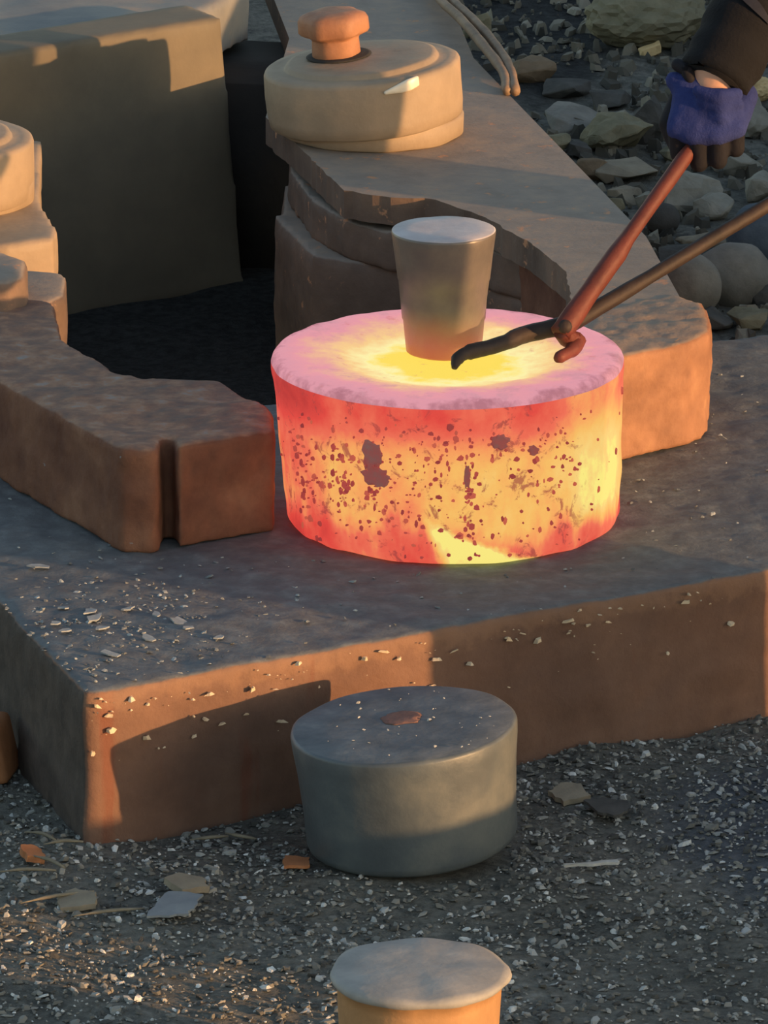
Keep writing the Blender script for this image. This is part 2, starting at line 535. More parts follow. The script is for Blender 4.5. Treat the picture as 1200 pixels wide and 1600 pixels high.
for p in me.polygons: p.use_smooth = True
me.materials.append(M['ground'])
ground = bpy.data.objects.new('ground', me)
C.objects.link(ground)
tag(ground, kind='structure')

# ------------------------------------------------------------------ die slab
slab = link_mesh('forging_slab', bevel(prism(SLAB, -0.03, 0.2), 0.012, 2), M['slab'])
rough_forged(slab, 0.011, 2, [(0.16, 0.012), (0.035, 0.007)])
tag(slab, 'massive rusty steel slab with grey scaly top carrying the glowing ring', 'slab')

def flake_stuff(name, n, place, size, material, parent=None, aspect=0.35):
    vs_, fs_ = [], []
    for _ in range(n):
        q = place()
        if q is None: continue
        px, py, pz, k = q
        s = size(k)
        a = random.uniform(0, 6.283)
        ca, sa = math.cos(a), math.sin(a)
        sx, sy, sz = s * random.uniform(0.6, 1.2), s * random.uniform(0.35, 0.9), s * aspect * random.uniform(0.4, 1.2)
        tl, tm = random.uniform(-0.5, 0.5), random.uniform(-0.5, 0.5)
        b = len(vs_)
        k2 = random.uniform(0.45, 0.85)
        ring0 = [(random.uniform(0.7, 1.2) * c_, random.uniform(0.7, 1.2) * s_) for c_, s_ in ((1, 0.15), (0.35, 0.95), (-0.75, 0.7), (-0.9, -0.4), (0.25, -1))]
        hx_, hy_ = random.uniform(-0.35, 0.35) * sx, random.uniform(-0.35, 0.35) * sy
        for lvl in (-0.6, 1.0):
            for vx, vy in ring0:
                kk = k2 if lvl > 0 else 1.0
                q_ = random.uniform(0.75, 1.2)
                lx, ly = vx * sx * kk * q_ + (hx_ if lvl > 0 else 0.0), vy * sy * kk * q_ + (hy_ if lvl > 0 else 0.0)
                vs_.append((px + lx * ca - ly * sa, py + lx * sa + ly * ca, pz + lvl * sz * random.uniform(0.5, 1.15) + tl * lx * 0.6 + tm * ly * 0.6))
        for i in range(5):
            j = (i + 1) % 5
            fs_.append((b + i, b + j, b + 5 + j, b + 5 + i))
        fs_.append(tuple(b + 5 + i for i in range(5)))
    me = bpy.data.meshes.new(name)
    me.from_pydata(vs_, [], fs_)
    me.materials.append(material)
    o = bpy.data.objects.new(name, me)
    C.objects.link(o)
    if parent: o.parent = parent
    return tag(o, kind='stuff')

# chips of pale paint along the slab's near face (stuck to it)
def on_front():
    s = random.random() ** 1.2 * 1.05
    px, py = -0.37 + 0.8617 * s, -0.772 + 0.5076 * s
    zz = random.choice((random.uniform(0.165, 0.192), random.uniform(0.165, 0.192), random.uniform(0.10, 0.17)))
    return (px + 0.002, py - 0.003, zz, 1)
flake_stuff('paint_chip', 120, on_front, lambda k: 0.0012 + 0.0075 * random.random() ** 3, M['straw'], slab, 0.45)

# ------------------------------------------------------------------ glowing ring
HC = Vector((0.085, -0.025, 0.2))
prof = [(0.0, 0.002), (0.19, 0.001), (0.219, 0.003), (0.2235, 0.010)]
for i in range(22):
    zz = 0.014 + i * 0.0087
    prof.append((0.2235 + 0.0105 * (zz / 0.2), zz))
prof += [(0.2352, 0.2035), (0.2362, 0.210), (0.2362, 0.219), (0.2340, 0.2260), (0.228, 0.2302), (0.215, 0.2312), (0.20, 0.2305), (0.18, 0.229), (0.165, 0.228), (0.15, 0.226),
         (0.135, 0.221), (0.12, 0.218), (0.10, 0.217), (0.07, 0.2165), (0.0, 0.2165)]
n_side = len(prof) - 13
bm = lathe(prof, 128, lambda i: 0 if i < n_side else 1)
jitter(bm, 0.0025, 22.0, 3.1)
for v in bm.verts:
    v.co.x += 0.008 * (1 - v.co.z / 0.23)          # the forging leans a little
ring = link_mesh('glowing_steel_ring', bm, [M['hot_side'], M['hot_top']])
ring.location = HC
tag(ring, 'thick round steel forging glowing yellow and pink on the slab', 'forging')
# raised flakes of scale that cling to its flank
vs_, fs_ = [], []
def cling(ang, zz, w, h, lift=0.003, k=6):
    b = len(vs_)
    r = 0.2238 + 0.0105 * (zz / 0.2)
    for layer in (0.0, 1.0):
        for i in range(k):
            a = 2 * math.pi * i / k + 0.4
            q = random.uniform(0.65, 1.15)
            dz = math.sin(a) * h * q * (1 - 0.25 * layer)
            da = math.cos(a) * w * q * (1 - 0.25 * layer) / r
            rr = r + (lift if layer else -0.002)
            vs_.append((rr * math.cos(ang + da) + 0.008 * (1 - zz / 0.23), rr * math.sin(ang + da), zz + dz))
    fs_.append(tuple(b + k + i for i in range(k)))
    for i in range(k):
        fs_.append((b + i, b + (i + 1) % k, b + k + (i + 1) % k, b + k + i))
def cluster(px, pz, n, sx, sz):
    for _ in range(n):
        xx = max(-0.222, min(0.222, random.gauss(px, sx)))
        zz = min(0.195, max(0.012, random.gauss(pz, sz)))
        s = 0.0010 + 0.0034 * random.random() ** 1.6
        cling(math.atan2(-math.sqrt(max(0.0, 0.2245 ** 2 - xx * xx)), xx), zz, s * random.uniform(0.7, 1.6), s * random.uniform(0.7, 1.9), 0.0016)
for px, pz, n, sx, sz in ((-0.188, 0.10, 75, 0.011, 0.04), (-0.143, 0.11, 60, 0.008, 0.035), (0.02, 0.10, 44, 0.004, 0.035), (-0.10, 0.10, 40, 0.010, 0.035), (0.0, 0.155, 110, 0.09, 0.022),
                          (0.13, 0.14, 34, 0.03, 0.03), (0.0, 0.08, 90, 0.10, 0.04), (-0.07, 0.09, 26, 0.02, 0.035), (0.15, 0.06, 12, 0.04, 0.03)):
    cluster(px, pz, n, sx, sz)
me = bpy.data.meshes.new('scale_speckle')
me.from_pydata(vs_, [], fs_)
me.materials.append(M['scale'])
o = bpy.data.objects.new('scale_speckle', me)
C.objects.link(o); o.parent = ring
tag(o, kind='stuff')
for px, pz, w, h in ((-0.100, 0.150, 0.019, 0.026), (-0.096, 0.120, 0.024, 0.018), (0.062, 0.172, 0.016, 0.012), (0.105, 0.155, 0.009, 0.008), (0.02, 0.125, 0.005, 0.02)):
    vs_, fs_ = [], []
    cling(math.atan2(-math.sqrt(0.2245 ** 2 - px * px), px), pz, w, h, 0.003, 17)
    me = bpy.data.meshes.new('scale_patch')
    me.from_pydata(vs_, [], fs_)
    me.materials.append(M['scale_grey'])
    o = bpy.data.objects.new('scale_patch', me)
    C.objects.link(o); o.parent = ring

# ------------------------------------------------------------------ tapered punch on the ring
prof = [(0.0, 0.0), (0.046, 0.0), (0.0505, 0.004), (0.0525, 0.02), (0.0545, 0.045), (0.0560, 0.048), (0.0585, 0.075), (0.0610, 0.100), (0.0622, 0.103), (0.0650, 0.130),
        (0.0685, 0.157), (0.0700, 0.166), (0.0695, 0.1695), (0.067, 0.171), (0.045, 0.1712), (0.02, 0.1714), (0.0, 0.1714)]
bm = lathe(prof, 72, lambda i: 1 if i >= 12 else 0)
jitter(bm, 0.0012, 30, 1.0)
t = NT('punch_steel_red_foot')
n_p = t.noise(10.0, 6.0, 0.62)
zp = t.xyz()[2]
pb = t.bsdf(t.ramp(n_p, [(0.3, lin(94, 90, 90)), (0.55, lin(118, 111, 105)), (0.75, lin(138, 128, 114))]), 0.36, 0.2, t.bump(t.noise(60.0, 5.0, 0.6), 0.2, 0.003), 0.5)
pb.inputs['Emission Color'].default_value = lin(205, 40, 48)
t.link(t.step(t.math('ADD', zp, t.math('MULTIPLY', t.math('SUBTRACT', n_p, 0.5), 0.03)), 0.0, 0.075, 0.55, 0.0), pb.inputs['Emission Strength'])  # red emission at the foot, fading upward
M['punch'] = t.m
punch = link_mesh('tapered_punch', bm, [M['punch'], M['punch_top']])
punch.location = (0.080, 0.030, 0.4160)
tag(punch, 'tapered grey steel punch standing on the glowing ring', 'punch')

# ------------------------------------------------------------------ tongs
P0 = Vector((0.241, -0.030, 0.466))
HA, HB = Vector((0.420, 0.170, 0.669)), Vector((0.523, 0.200, 0.576))
tg = thing('tongs', 'long iron tongs reaching over the glowing ring, one rein reddened', 'tongs', P0)
ua, ub = (HA - P0).normalized(), (HB - P0).normalized()
off = Vector((0.0, -0.011, 0.004))
bm = tube(bmesh.new(), spline([P0 + off - ua * 0.012, P0 + off + ua * 0.05, P0 + off * 0.8 + ua * 0.16, HA, HA + ua * 0.07], 5),
          [0.0150] * 5 + [0.0135] * 5 + [0.0105] * 5 + [0.0088] * 6, 10)
part('rein', jitter(bm, 0.0012, 60), M['tong_red'], tg)
bm = tube(bmesh.new(), spline([P0 - off * 0.5 - ub * 0.01, P0 - off * 0.5 + ub * 0.12, HB, HB + ub * 0.12], 6), [0.0110] * 7 + [0.0098] * 12, 10)
part('rein', jitter(bm, 0.0012, 60), M['tong'], tg)
bm = tube(bmesh.new(), spline([P0 + ub * 0.012, (0.215, -0.022, 0.461), (0.188, -0.030, 0.457), (0.146, -0.072, 0.452), (0.113, -0.098, 0.452), (0.098, -0.114, 0.448), (0.093, -0.126, 0.437)], 5),
          [0.0125] * 5 + [0.0120] * 8 + [0.0105] * 8 + [0.0085] * 6 + [0.0070, 0.0062, 0.005, 0.004], 10)
part('jaw', jitter(bm, 0.0010, 60), M['tong'], tg)
bm = tube(bmesh.new(), spline([P0 + off - ua * 0.006, (0.247, -0.036, 0.452), (0.258, -0.030, 0.447), (0.250, -0.054, 0.442), (0.230, -0.086, 0.439)], 5),
          [0.0135] * 5 + [0.0125] * 6 + [0.0105] * 5 + [0.0085] * 4 + [0.006], 10)
part('jaw', jitter(bm, 0.0010, 60), M['tong_red'], tg)
bm = bmesh.new()
tube(bm, [P0 + Vector((0, -0.030, 0.010)), P0 + Vector((0, -0.026, 0.009)), P0 + Vector((0, 0.016, -0.004)), P0 + Vector((0, 0.020, -0.005))], [0.006, 0.0095, 0.0095, 0.006], 12)
part('rivet', bm, M['tong'], tg)

# ------------------------------------------------------------------ right gripper arm
ra = thing('ring_gripper', 'dusty steel gripper arm with round pivot drum, jaw right of the ring', 'gripper arm', (0.1, 1.5, 0.0), 'gripper arms holding the ring')
UP = [(0.30, 0.25), (0.40, 0.31), (0.437, 0.40), (0.425, 0.50), (0.384, 0.887), (0.266, 1.448), (0.145, 2.02), (0.085, 2.75), (-0.215, 2.75), (-0.155, 2.16), (-0.185, 1.62),
      (-0.122, 1.395), (-0.060, 1.160), (0.010, 1.118), (0.077, 1.105), (0.150, 1.000), (0.215, 0.850), (0.262, 0.690), (0.265, 0.540), (0.25, 0.36)]
def ragged(pts, i0, i1, step, amp, seed):
    out = []
    for i, a in enumerate(pts):
        b = pts[(i + 1) % len(pts)]
        out.append(a)
        if i0 <= i < i1:
            n = int(math.hypot(b[0] - a[0], b[1] - a[1]) / step)
            for k in range(1, n):
                q = Vector((a[0] + (b[0] - a[0]) * k / n, a[1] + (b[1] - a[1]) * k / n, seed))
                out.append((q.x + amp * noise.noise(q * 40), q.y + 2.2 * amp * noise.noise(q * 55 + Vector((3, 1, 0)))))
    return out
UPR = ragged(UP, 10, 19, 0.016, 0.0045, 0.7)
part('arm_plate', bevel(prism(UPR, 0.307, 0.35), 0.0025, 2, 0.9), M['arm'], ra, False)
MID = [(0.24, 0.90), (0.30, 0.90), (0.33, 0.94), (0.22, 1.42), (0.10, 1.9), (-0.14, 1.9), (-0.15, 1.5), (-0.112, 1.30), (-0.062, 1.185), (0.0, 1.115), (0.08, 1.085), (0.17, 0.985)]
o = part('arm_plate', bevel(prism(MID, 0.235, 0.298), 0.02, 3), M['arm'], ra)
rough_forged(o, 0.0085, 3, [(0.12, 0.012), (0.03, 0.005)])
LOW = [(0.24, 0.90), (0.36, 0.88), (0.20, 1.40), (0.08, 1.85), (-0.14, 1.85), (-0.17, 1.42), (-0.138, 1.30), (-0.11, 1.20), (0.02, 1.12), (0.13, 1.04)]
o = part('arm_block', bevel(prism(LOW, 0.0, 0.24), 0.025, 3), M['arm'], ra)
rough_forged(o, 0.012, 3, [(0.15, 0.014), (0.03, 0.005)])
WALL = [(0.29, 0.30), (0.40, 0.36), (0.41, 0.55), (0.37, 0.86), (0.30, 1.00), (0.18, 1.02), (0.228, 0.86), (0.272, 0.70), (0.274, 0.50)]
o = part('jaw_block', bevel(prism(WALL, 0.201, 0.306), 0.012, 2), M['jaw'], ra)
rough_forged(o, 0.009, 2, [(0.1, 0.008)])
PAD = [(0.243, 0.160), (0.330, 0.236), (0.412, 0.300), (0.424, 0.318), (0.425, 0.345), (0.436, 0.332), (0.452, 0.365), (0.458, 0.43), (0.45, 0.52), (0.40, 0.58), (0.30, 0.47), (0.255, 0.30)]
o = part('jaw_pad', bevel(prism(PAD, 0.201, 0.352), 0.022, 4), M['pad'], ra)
rough_forged(o, 0.0062, 2, [(0.08, 0.010), (0.02, 0.004)])
DC = Vector((-0.027, 1.525, 0.35))
def drum(root, c, s=1.0, tilt=0.0):
    prof = [(0.0, 0.0), (0.137, 0.0), (0.142, 0.003), (0.143, 0.030), (0.140, 0.034), (0.10, 0.0345), (0.0, 0.0345)]
    bm = lathe([(r * s, z) for r, z in prof], 72)
    bmesh.ops.translate(bm, verts=bm.verts, vec=c + Vector((0.008, 0.004, 0.0)))
    part('drum_ring', jitter(bm, 0.003, 14, 2.0), M['drum'], root)
    rot = Matrix.Translation(c + Vector((-0.15, 0, 0.008))) @ Matrix.Rotation(-tilt, 4, 'Y') @ Matrix.Translation(Vector((0.15, 0, 0)))
    prof = [(0.0, 0.0), (0.145, 0.0), (0.150, 0.003), (0.152, 0.02), (0.1525, 0.05), (0.152, 0.082), (0.1500, 0.087), (0.146, 0.0895), (0.135, 0.0902), (0.122, 0.0900), (0.1195, 0.0915),
            (0.117, 0.0970), (0.110, 0.0985), (0.08, 0.0985), (0.0, 0.0985)]
    bm = lathe([(r * s, z) for r, z in prof], 72)
    bmesh.ops.transform(bm, matrix=rot, verts=bm.verts)
    d = part('pivot_drum', jitter(bm, 0.0025, 16, 5.0), M['drum'], root)
    o_ = Vector((-0.038, 0.020, 0.0))
    bm = lathe([(0.0, 0.0), (0.049, 0.0), (0.051, 0.002), (0.046, 0.0035), (0.0, 0.0036)], 40)
    bmesh.ops.transform(bm, matrix=rot @ Matrix.Translation(o_ + Vector((0.004, 0, 0.0980))), verts=bm.verts)
    part('bolt_gap_shade', bm, M['gap_shade'], root)  # dark disc paints the shaded gap round the bolt
    bm = bmesh.new()
    R = []
    def hx(r, z, h):
        out = []
        for k in range(24):
            q = r * (1 - h * (0.11 * (1 - abs(((k / 4) % 1.0) - 0.5) * 2)))
            out.append(bm.verts.new(o_ + Vector((q * math.cos(2 * math.pi * k / 24), q * math.sin(2 * math.pi * k / 24), z))))
        return out
    for r, z, h in ((0.036, 0.099, 0.3), (0.038, 0.103, 0.3), (0.037, 0.126, 0.3), (0.039, 0.129, 1.2), (0.052, 0.134, 1.4), (0.0555, 0.139, 1.4), (0.0555, 0.157, 1.4), (0.051, 0.165, 1.3), (0.036, 0.169, 0.8), (0.02, 0.170, 0.2)):
        R.append(hx(r, z, h))
    for i in range(len(R) - 1):
        for k in range(24):
            bm.faces.new((R[i][k], R[i][(k + 1) % 24], R[i + 1][(k + 1) % 24], R[i + 1][k]))
    bm.faces.new(R[0][::-1]); bm.faces.new(R[-1])
    bmesh.ops.transform(bm, matrix=rot, verts=bm.verts)
    part('pivot_bolt', jitter(bm, 0.003, 30, 1.0), M['bolt'], root)
    return d, rot
dr, drot = drum(ra, DC, 1.0, math.radians(5))
bm = bmesh.new()
hull(bm, [(Vector((0.1530 * math.cos(math.radians(a_)), 0.1530 * math.sin(math.radians(a_)), z_)), 0.0032)
          for a_, z_ in ((-76, 0.074), (-71, 0.075), (-66, 0.073), (-61, 0.074), (-56, 0.078), (-56, 0.088), (-62, 0.086), (-66, 0.082))])
bmesh.ops.transform(bm, matrix=drot, verts=bm.verts)
M['glint'] = simple('glint_steel', [(0.3, (236, 222, 196)), (0.7, (250, 240, 220))], 30, 0.35, 0.0, 0.1, spec=0.8)
link_mesh('painted_glint', bm, M['glint'], dr)  # pale piece painting a sun glint on the drum rim

# ------------------------------------------------------------------ left gripper arm
la = thing('ring_gripper', 'rusty steel gripper arm whose thick jaw presses the ring from the left', 'gripper arm', (-0.6, 0.7, 0.0), 'gripper arms holding the ring')
JAW = [(-0.353, -0.172), (-0.345, -0.182), (-0.310, -0.186), (-0.300, -0.178), (-0.293, -0.125), (-0.281, -0.125), (-0.272, -0.170), (-0.258, -0.158), (-0.146, -0.094), (-0.150, -0.045), (-0.152, 0.010), (-0.222, 0.160), (-0.275, 0.152),
       (-0.330, 0.168), (-0.372, 0.204), (-0.448, 0.368), (-0.47, 0.56), (-0.62, 0.70), (-0.90, 0.70), (-0.95, 0.45), (-0.66, 0.30), (-0.545, 0.182), (-0.440, -0.012)]
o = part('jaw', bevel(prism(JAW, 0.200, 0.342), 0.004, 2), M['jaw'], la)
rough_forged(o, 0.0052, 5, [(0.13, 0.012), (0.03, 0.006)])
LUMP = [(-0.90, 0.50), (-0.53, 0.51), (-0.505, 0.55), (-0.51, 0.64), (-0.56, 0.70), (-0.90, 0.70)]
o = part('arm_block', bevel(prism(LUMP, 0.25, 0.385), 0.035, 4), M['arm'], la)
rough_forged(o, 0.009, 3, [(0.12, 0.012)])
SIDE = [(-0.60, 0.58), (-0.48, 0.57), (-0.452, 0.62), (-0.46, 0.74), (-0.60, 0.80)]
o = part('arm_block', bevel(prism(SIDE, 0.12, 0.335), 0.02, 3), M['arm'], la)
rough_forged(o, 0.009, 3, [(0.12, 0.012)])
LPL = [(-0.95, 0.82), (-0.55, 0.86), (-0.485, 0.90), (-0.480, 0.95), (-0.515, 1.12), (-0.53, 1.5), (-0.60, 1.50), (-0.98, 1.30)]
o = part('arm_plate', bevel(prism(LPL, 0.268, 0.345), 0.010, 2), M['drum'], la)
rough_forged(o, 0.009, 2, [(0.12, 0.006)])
drum(la, Vector((-0.675, 1.12, 0.344)))

# ------------------------------------------------------------------ steel post added out of view right of the slab to shade the ring
hu = thing('shade_post', 'tall steel post added out of view right of the slab for its shade', 'shade post', (1.3735, -1.0166, 0.0))
def turned(bm):
    bmesh.ops.transform(bm, matrix=Matrix.Translation((1.3735, -1.0166, 0)) @ Matrix.Rotation(math.radians(60), 4, 'Z'), verts=bm.verts)
    return bm
box = lambda x0, x1, y0, y1, z0, z1: prism([(x0, y0), (x1, y0), (x1, y1), (x0, y1)], z0, z1)
part('shade_post_base', turned(bevel(box(-0.30, 0.30, -0.20, 0.20, -0.02, 0.05), 0.006, 2)), M['body'], hu, False)
part('shade_post_web', turned(bevel(box(-0.20, 0.20, -0.03, 0.03, 0.05, 1.75), 0.004, 1)), M['body'], hu, False)
for s in (-1, 1):
    part('shade_post_flange', turned(bevel(box(*sorted((s * 0.19, s * 0.225)), -0.14, 0.14, 0.05, 1.75), 0.004, 1)), M['body'], hu, False)
part('shade_post_cap', turned(bevel(box(-0.28, 0.28, -0.18, 0.18, 1.75, 1.81), 0.006, 2)), M['body'], hu, False)

# ------------------------------------------------------------------ gripper body between the arms
gb = thing('gripper_machine', 'upright dull grey steel body plate between the two gripper arms', 'machine body', (-0.5, 1.9, 0.0))
FR = [(-1.05, 1.34), (-0.225, 1.945), (-0.285, 2.05), (-1.11, 1.44)]
o = part('face_plate', bevel(prism(FR, -0.02, 0.435, (0, 0, 0), (-0.035, 0)), 0.006, 2), M['body'], gb)
rough_forged(o, 0.012, 1, [(0.3, 0.003)])
bm = bevel(prism([(-1.12, 1.46), (-0.30, 2.075), (-0.215, 2.30), (-0.30, 2.75), (-1.4, 2.3)], 0.31, 0.415), 0.012, 3)
o = part('top_casting', bm, M['body_top'], gb)
rough_forged(o, 0.013, 2, [(0.3, 0.03)])
bm = bevel(prism([(-0.42, 2.08), (-0.02, 2.00), (0.0, 2.30), (-0.45, 2.40)], -0.02, 0.302), 0.01, 2)
part('gap_backing', bm, M['gap_shade'], gb)  # added dark backing, its colour stands in for shade behind the gap

# ------------------------------------------------------------------ cold blank leaning against the litter, and the drift in front
prof = [(0.0, 0.0), (0.124, 0.0), (0.129, 0.004), (0.1315, 0.012), (0.1335, 0.05), (0.1375, 0.10), (0.1405, 0.135), (0.1412, 0.150), (0.1400, 0.154), (0.137, 0.1555), (0.09, 0.1558), (0.04, 0.1560), (0.0, 0.1560)]
bm = lathe(prof, 96, lambda i: 1 if i >= 9 else 0)
jitter(bm, 0.0022, 14, 2.2)
blank = link_mesh('steel_blank', bm, [M['dark_metal'], M['dark_top']])
blank.location = (0.036, -0.800, 0.016)
blank.rotation_euler = (math.radians(1.5), math.radians(-4.5), 0)
tag(blank, 'cold dark grey steel cylinder on the grit before the slab', 'steel blank')
bm = bmesh.new()
bmesh.ops.create_icosphere(bm, subdivisions=3, radius=1.0)
for v in bm.verts:
    v.co = Vector((v.co.x * 0.026, v.co.y * 0.022, v.co.z * 0.0012)) * (1 + 0.35 * noise.noise(v.co * 1.7))
o = link_mesh('rust_spot', bm, M['red_spot'], blank)
o.location = (0.0, 0.018, 0.1568)
def top_bits():
    a, r = random.uniform(0, 6.28), 0.132 * math.sqrt(random.random())
    return (r * math.cos(a), r * math.sin(a), 0.1572, 1)
flake_stuff('grit_speckle', 40, top_bits, lambda k: 0.001 + 0.003 * random.random() ** 2, M['chip'], blank, 0.4)

prof = [(0.0, 0.0), (0.088, 0.0), (0.090, 0.02), (0.0915, 0.08), (0.0925, 0.13), (0.0935, 0.139), (0.1015, 0.146), (0.1030, 0.150), (0.1015, 0.1545), (0.094, 0.157), (0.05, 0.159), (0.0, 0.1595)]
bm = lathe(prof, 72, lambda i: 1 if i >= 6 else 0)
jitter(bm, 0.004, 22, 6.0)
drift = link_mesh('steel_drift', bm, [M['cone'], M['cone_top']])
drift.location = (0.040, -1.625, 0.0)
tag(drift, 'orange-lit steel drift with burred grey head at the bottom of the picture', 'steel drift')

# ------------------------------------------------------------------ bent rods on the arm
for k, (dx, dz) in enumerate(((0.0, 0.0), (-0.022, 0.002))):
    bm = tube(bmesh.new(), spline([(0.095 + dx, 2.62, 0.365 + dz), (0.112 + dx, 2.36, 0.372 + dz), (0.150 + dx, 2.16, 0.378 + dz), (0.184 + dx, 1.98, 0.376 + dz), (0.203 + dx * 0.6, 1.86, 0.366), (0.208 + dx * 0.6, 1.76, 0.357)], 6),
              0.0078, 8)
    o = link_mesh('bent_rod', jitter(bm, 0.002, 25, k), M['rod'])
    tag(o, 'outer bent steel rod lying on the arm edge behind the drum' if k == 0 else 'inner bent steel rod lying beside the drum on the arm', 'rod', 'bent rods on the right arm')

# ------------------------------------------------------------------ worker
wk = thing('person', 'person in black sleeves and blue gloves reaching in with tongs', 'person', (0.98, 0.80, 0.0))
Wr, El = Vector((0.452, 0.222, 0.752)), Vector((0.60, 0.42, 0.97))
Sh = Vector((0.66, 0.60, 1.20))
W2, E2, Sh2 = Vector((0.660, 0.315, 0.690)), Vector((0.86, 0.36, 0.90)), Vector((0.97, 0.37, 1.20))
Nk, Pv = Vector((0.80, 0.46, 1.28)), Vector((1.0, 0.76, 0.90))
Hd = Vector((0.735, 0.365, 1.42))
bm = bmesh.new()
limb(bm, [Sh, El, Wr, Wr + Vector((-0.008, -0.012, -0.045))], [0.050, 0.043, 0.041, 0.030])
limb(bm, [Sh2, E2, W2, W2 + Vector((-0.02, -0.01, -0.04))], [0.050, 0.043, 0.031, 0.030])
limb(bm, [Nk, Nk * 0.45 + Hd * 0.55], [0.056, 0.052])
hull(bm, [(Hd + Vector((0.02, 0.025, 0.03)), 0.088), (Hd + Vector((-0.025, -0.03, -0.055)), 0.052), (Hd + Vector((-0.02, -0.03, 0.03)), 0.078)])
fw_ = Vector((-0.62, -0.70, -0.36)).normalized()
sd_ = Vector((-0.75, 0.66, 0.0)).normalized()
upv = fw_.cross(sd_).normalized()
if upv.z < 0: upv = -upv
hull(bm, [(Hd + fw_ * 0.088 + upv * 0.012, 0.010), (Hd + fw_ * 0.112 - upv * 0.022, 0.013)])
for s in (-1, 1):
    hull(bm, [(Hd + sd_ * s * 0.086 + upv * 0.02, 0.016), (Hd + sd_ * s * 0.082 - upv * 0.015, 0.012)])
    hull(bm, [(Hd + fw_ * 0.083 + sd_ * s * 0.032 + upv * 0.014, 0.013), (Hd + fw_ * 0.083 + sd_ * s * 0.034 + upv * 0.014, 0.012)])
hull(bm, [(Hd + fw_ * 0.086 - upv * 0.052 + sd_ * 0.02, 0.010), (Hd + fw_ * 0.086 - upv * 0.052 - sd_ * 0.02, 0.010)])
limb(bm, [Nk - Vector((0, 0, 0.02)), (Nk + Pv) / 2, Pv], [0.10, 0.12, 0.125])
hull(bm, [(Sh, 0.052), (Sh2, 0.052), (Nk, 0.06)])
LEGS = [(Vector((0.93, 0.82, 0.89)), Vector((0.885, 0.79, 0.47)), Vector((0.955, 0.88, 0.09))), (Vector((1.07, 0.70, 0.89)), Vector((1.055, 0.63, 0.48)), Vector((1.10, 0.72, 0.09)))]
for a, b, c in LEGS:
    limb(bm, [Pv, a, b, c], [0.09, 0.078, 0.054, 0.040])
o = part('body', bm, M['skin'], wk)
rough_forged(o, 0.008, 4, [])

def sleeve(s, e, w, hem, r1):
    bm = bmesh.new()
    d = (w - e).normalized()
    c = w - d * hem
    path = spline([s, s * 0.5 + e * 0.5, e, e * 0.66 + c * 0.34, e * 0.33 + c * 0.67, c], 8)
    rad = []
    for i in range(len(path)):
        k = i / (len(path) - 1)
        rad.append(0.078 - (0.078 - r1) * k + 0.0022 * math.sin(i * 2.1) * (1 if k > 0.5 else 0.5))
    rings = tube(bm, path + [c + d * 0.004, c - d * 0.004, c - d * 0.05], rad + [rad[-1] - 0.004, rad[-1] - 0.009, rad[-1] - 0.012], 28, cap=False)
    for v in bm.verts:
        v.co += Vector((0, 0, 1)) * 0.003 * noise.noise(v.co * 22)
    return bm
bm = sleeve(Sh, El, Wr, -0.016, 0.051)
hull(bm, [(Nk - Vector((0, 0, 0.05)), 0.13), (Sh, 0.085), (Sh2, 0.085)])
limb(bm, [Nk - Vector((0, 0, 0.05)), (Nk + Pv) / 2, Pv], [0.13, 0.150, 0.155])
s2 = sleeve(Sh2, E2, W2, 0.020, 0.052)
tmp = bpy.data.meshes.new('tmp'); s2.to_mesh(tmp); s2.free(); bm.from_mesh(tmp); bpy.data.meshes.remove(tmp)
part('jacket', bm, M['sleeve'], wk)
# pale print on the forearm of the sleeve
ax = (El - Wr).normalized()
side = ax.cross(Vector((0, -0.956, 0.29))).normalized()
front = side.cross(ax).normalized()
if front.y > 0: front = -front
bm = bmesh.new()
pr = []
for i in range(9):
    k = i / 8
    a = -0.75 + 1.25 * k
    w_ = 0.008 * math.sin(math.pi * (0.1 + 0.8 * k))
    cpt = Wr + ax * (0.105 - 0.025 * k)
    rr = 0.0600
    q = cpt + front * rr * math.cos(a) + side * rr * math.sin(a) * (-1 if side.x < 0 else 1)
    pr.append((bm.verts.new(q + ax * w_), bm.verts.new(q - ax * w_)))
for i in range(8):
    bm.faces.new((pr[i][0], pr[i + 1][0], pr[i + 1][1], pr[i][1]))
bmesh.ops.solidify(bm, geom=bm.faces[:], thickness=0.003)
part('sleeve_print', bm, M['print'], wk)
bm = bmesh.new()
for a, b, c in LEGS:
    limb(bm, [Pv + Vector((0, 0, 0.02)), a, b, c + Vector((0, 0, 0.02))], [0.125, 0.10, 0.078, 0.066])
o = part('trousers', bm, M['trouser'], wk)
rough_forged(o, 0.010, 3, [(0.08, 0.008)])
for a, b, c in LEGS:
    bm = bmesh.new()
    f = Vector((-0.62, -0.78, 0))
    hull(bm, [(Vector((c.x, c.y, 0.045)), 0.043), (Vector((c.x, c.y, 0.10)), 0.05)])
    hull(bm, [(Vector((c.x, c.y, 0.05)) - f * 0.03, 0.044), (Vector((c.x, c.y, 0.042)) + f * 0.10, 0.042), (Vector((c.x, c.y, 0.038)) + f * 0.16, 0.036)])
    for v in bm.verts:
        v.co.z = max(v.co.z, gh(v.co.x, v.co.y) + 0.002)
    part('boot', bm, M['boot'], wk)
bm = bmesh.new()
hull(bm, [(Hd + Vector((0.032, 0.036, 0.045)), 0.090), (Hd + Vector((-0.01, -0.01, 0.058)), 0.078)])
part('hair', bm, M['hair'], wk)

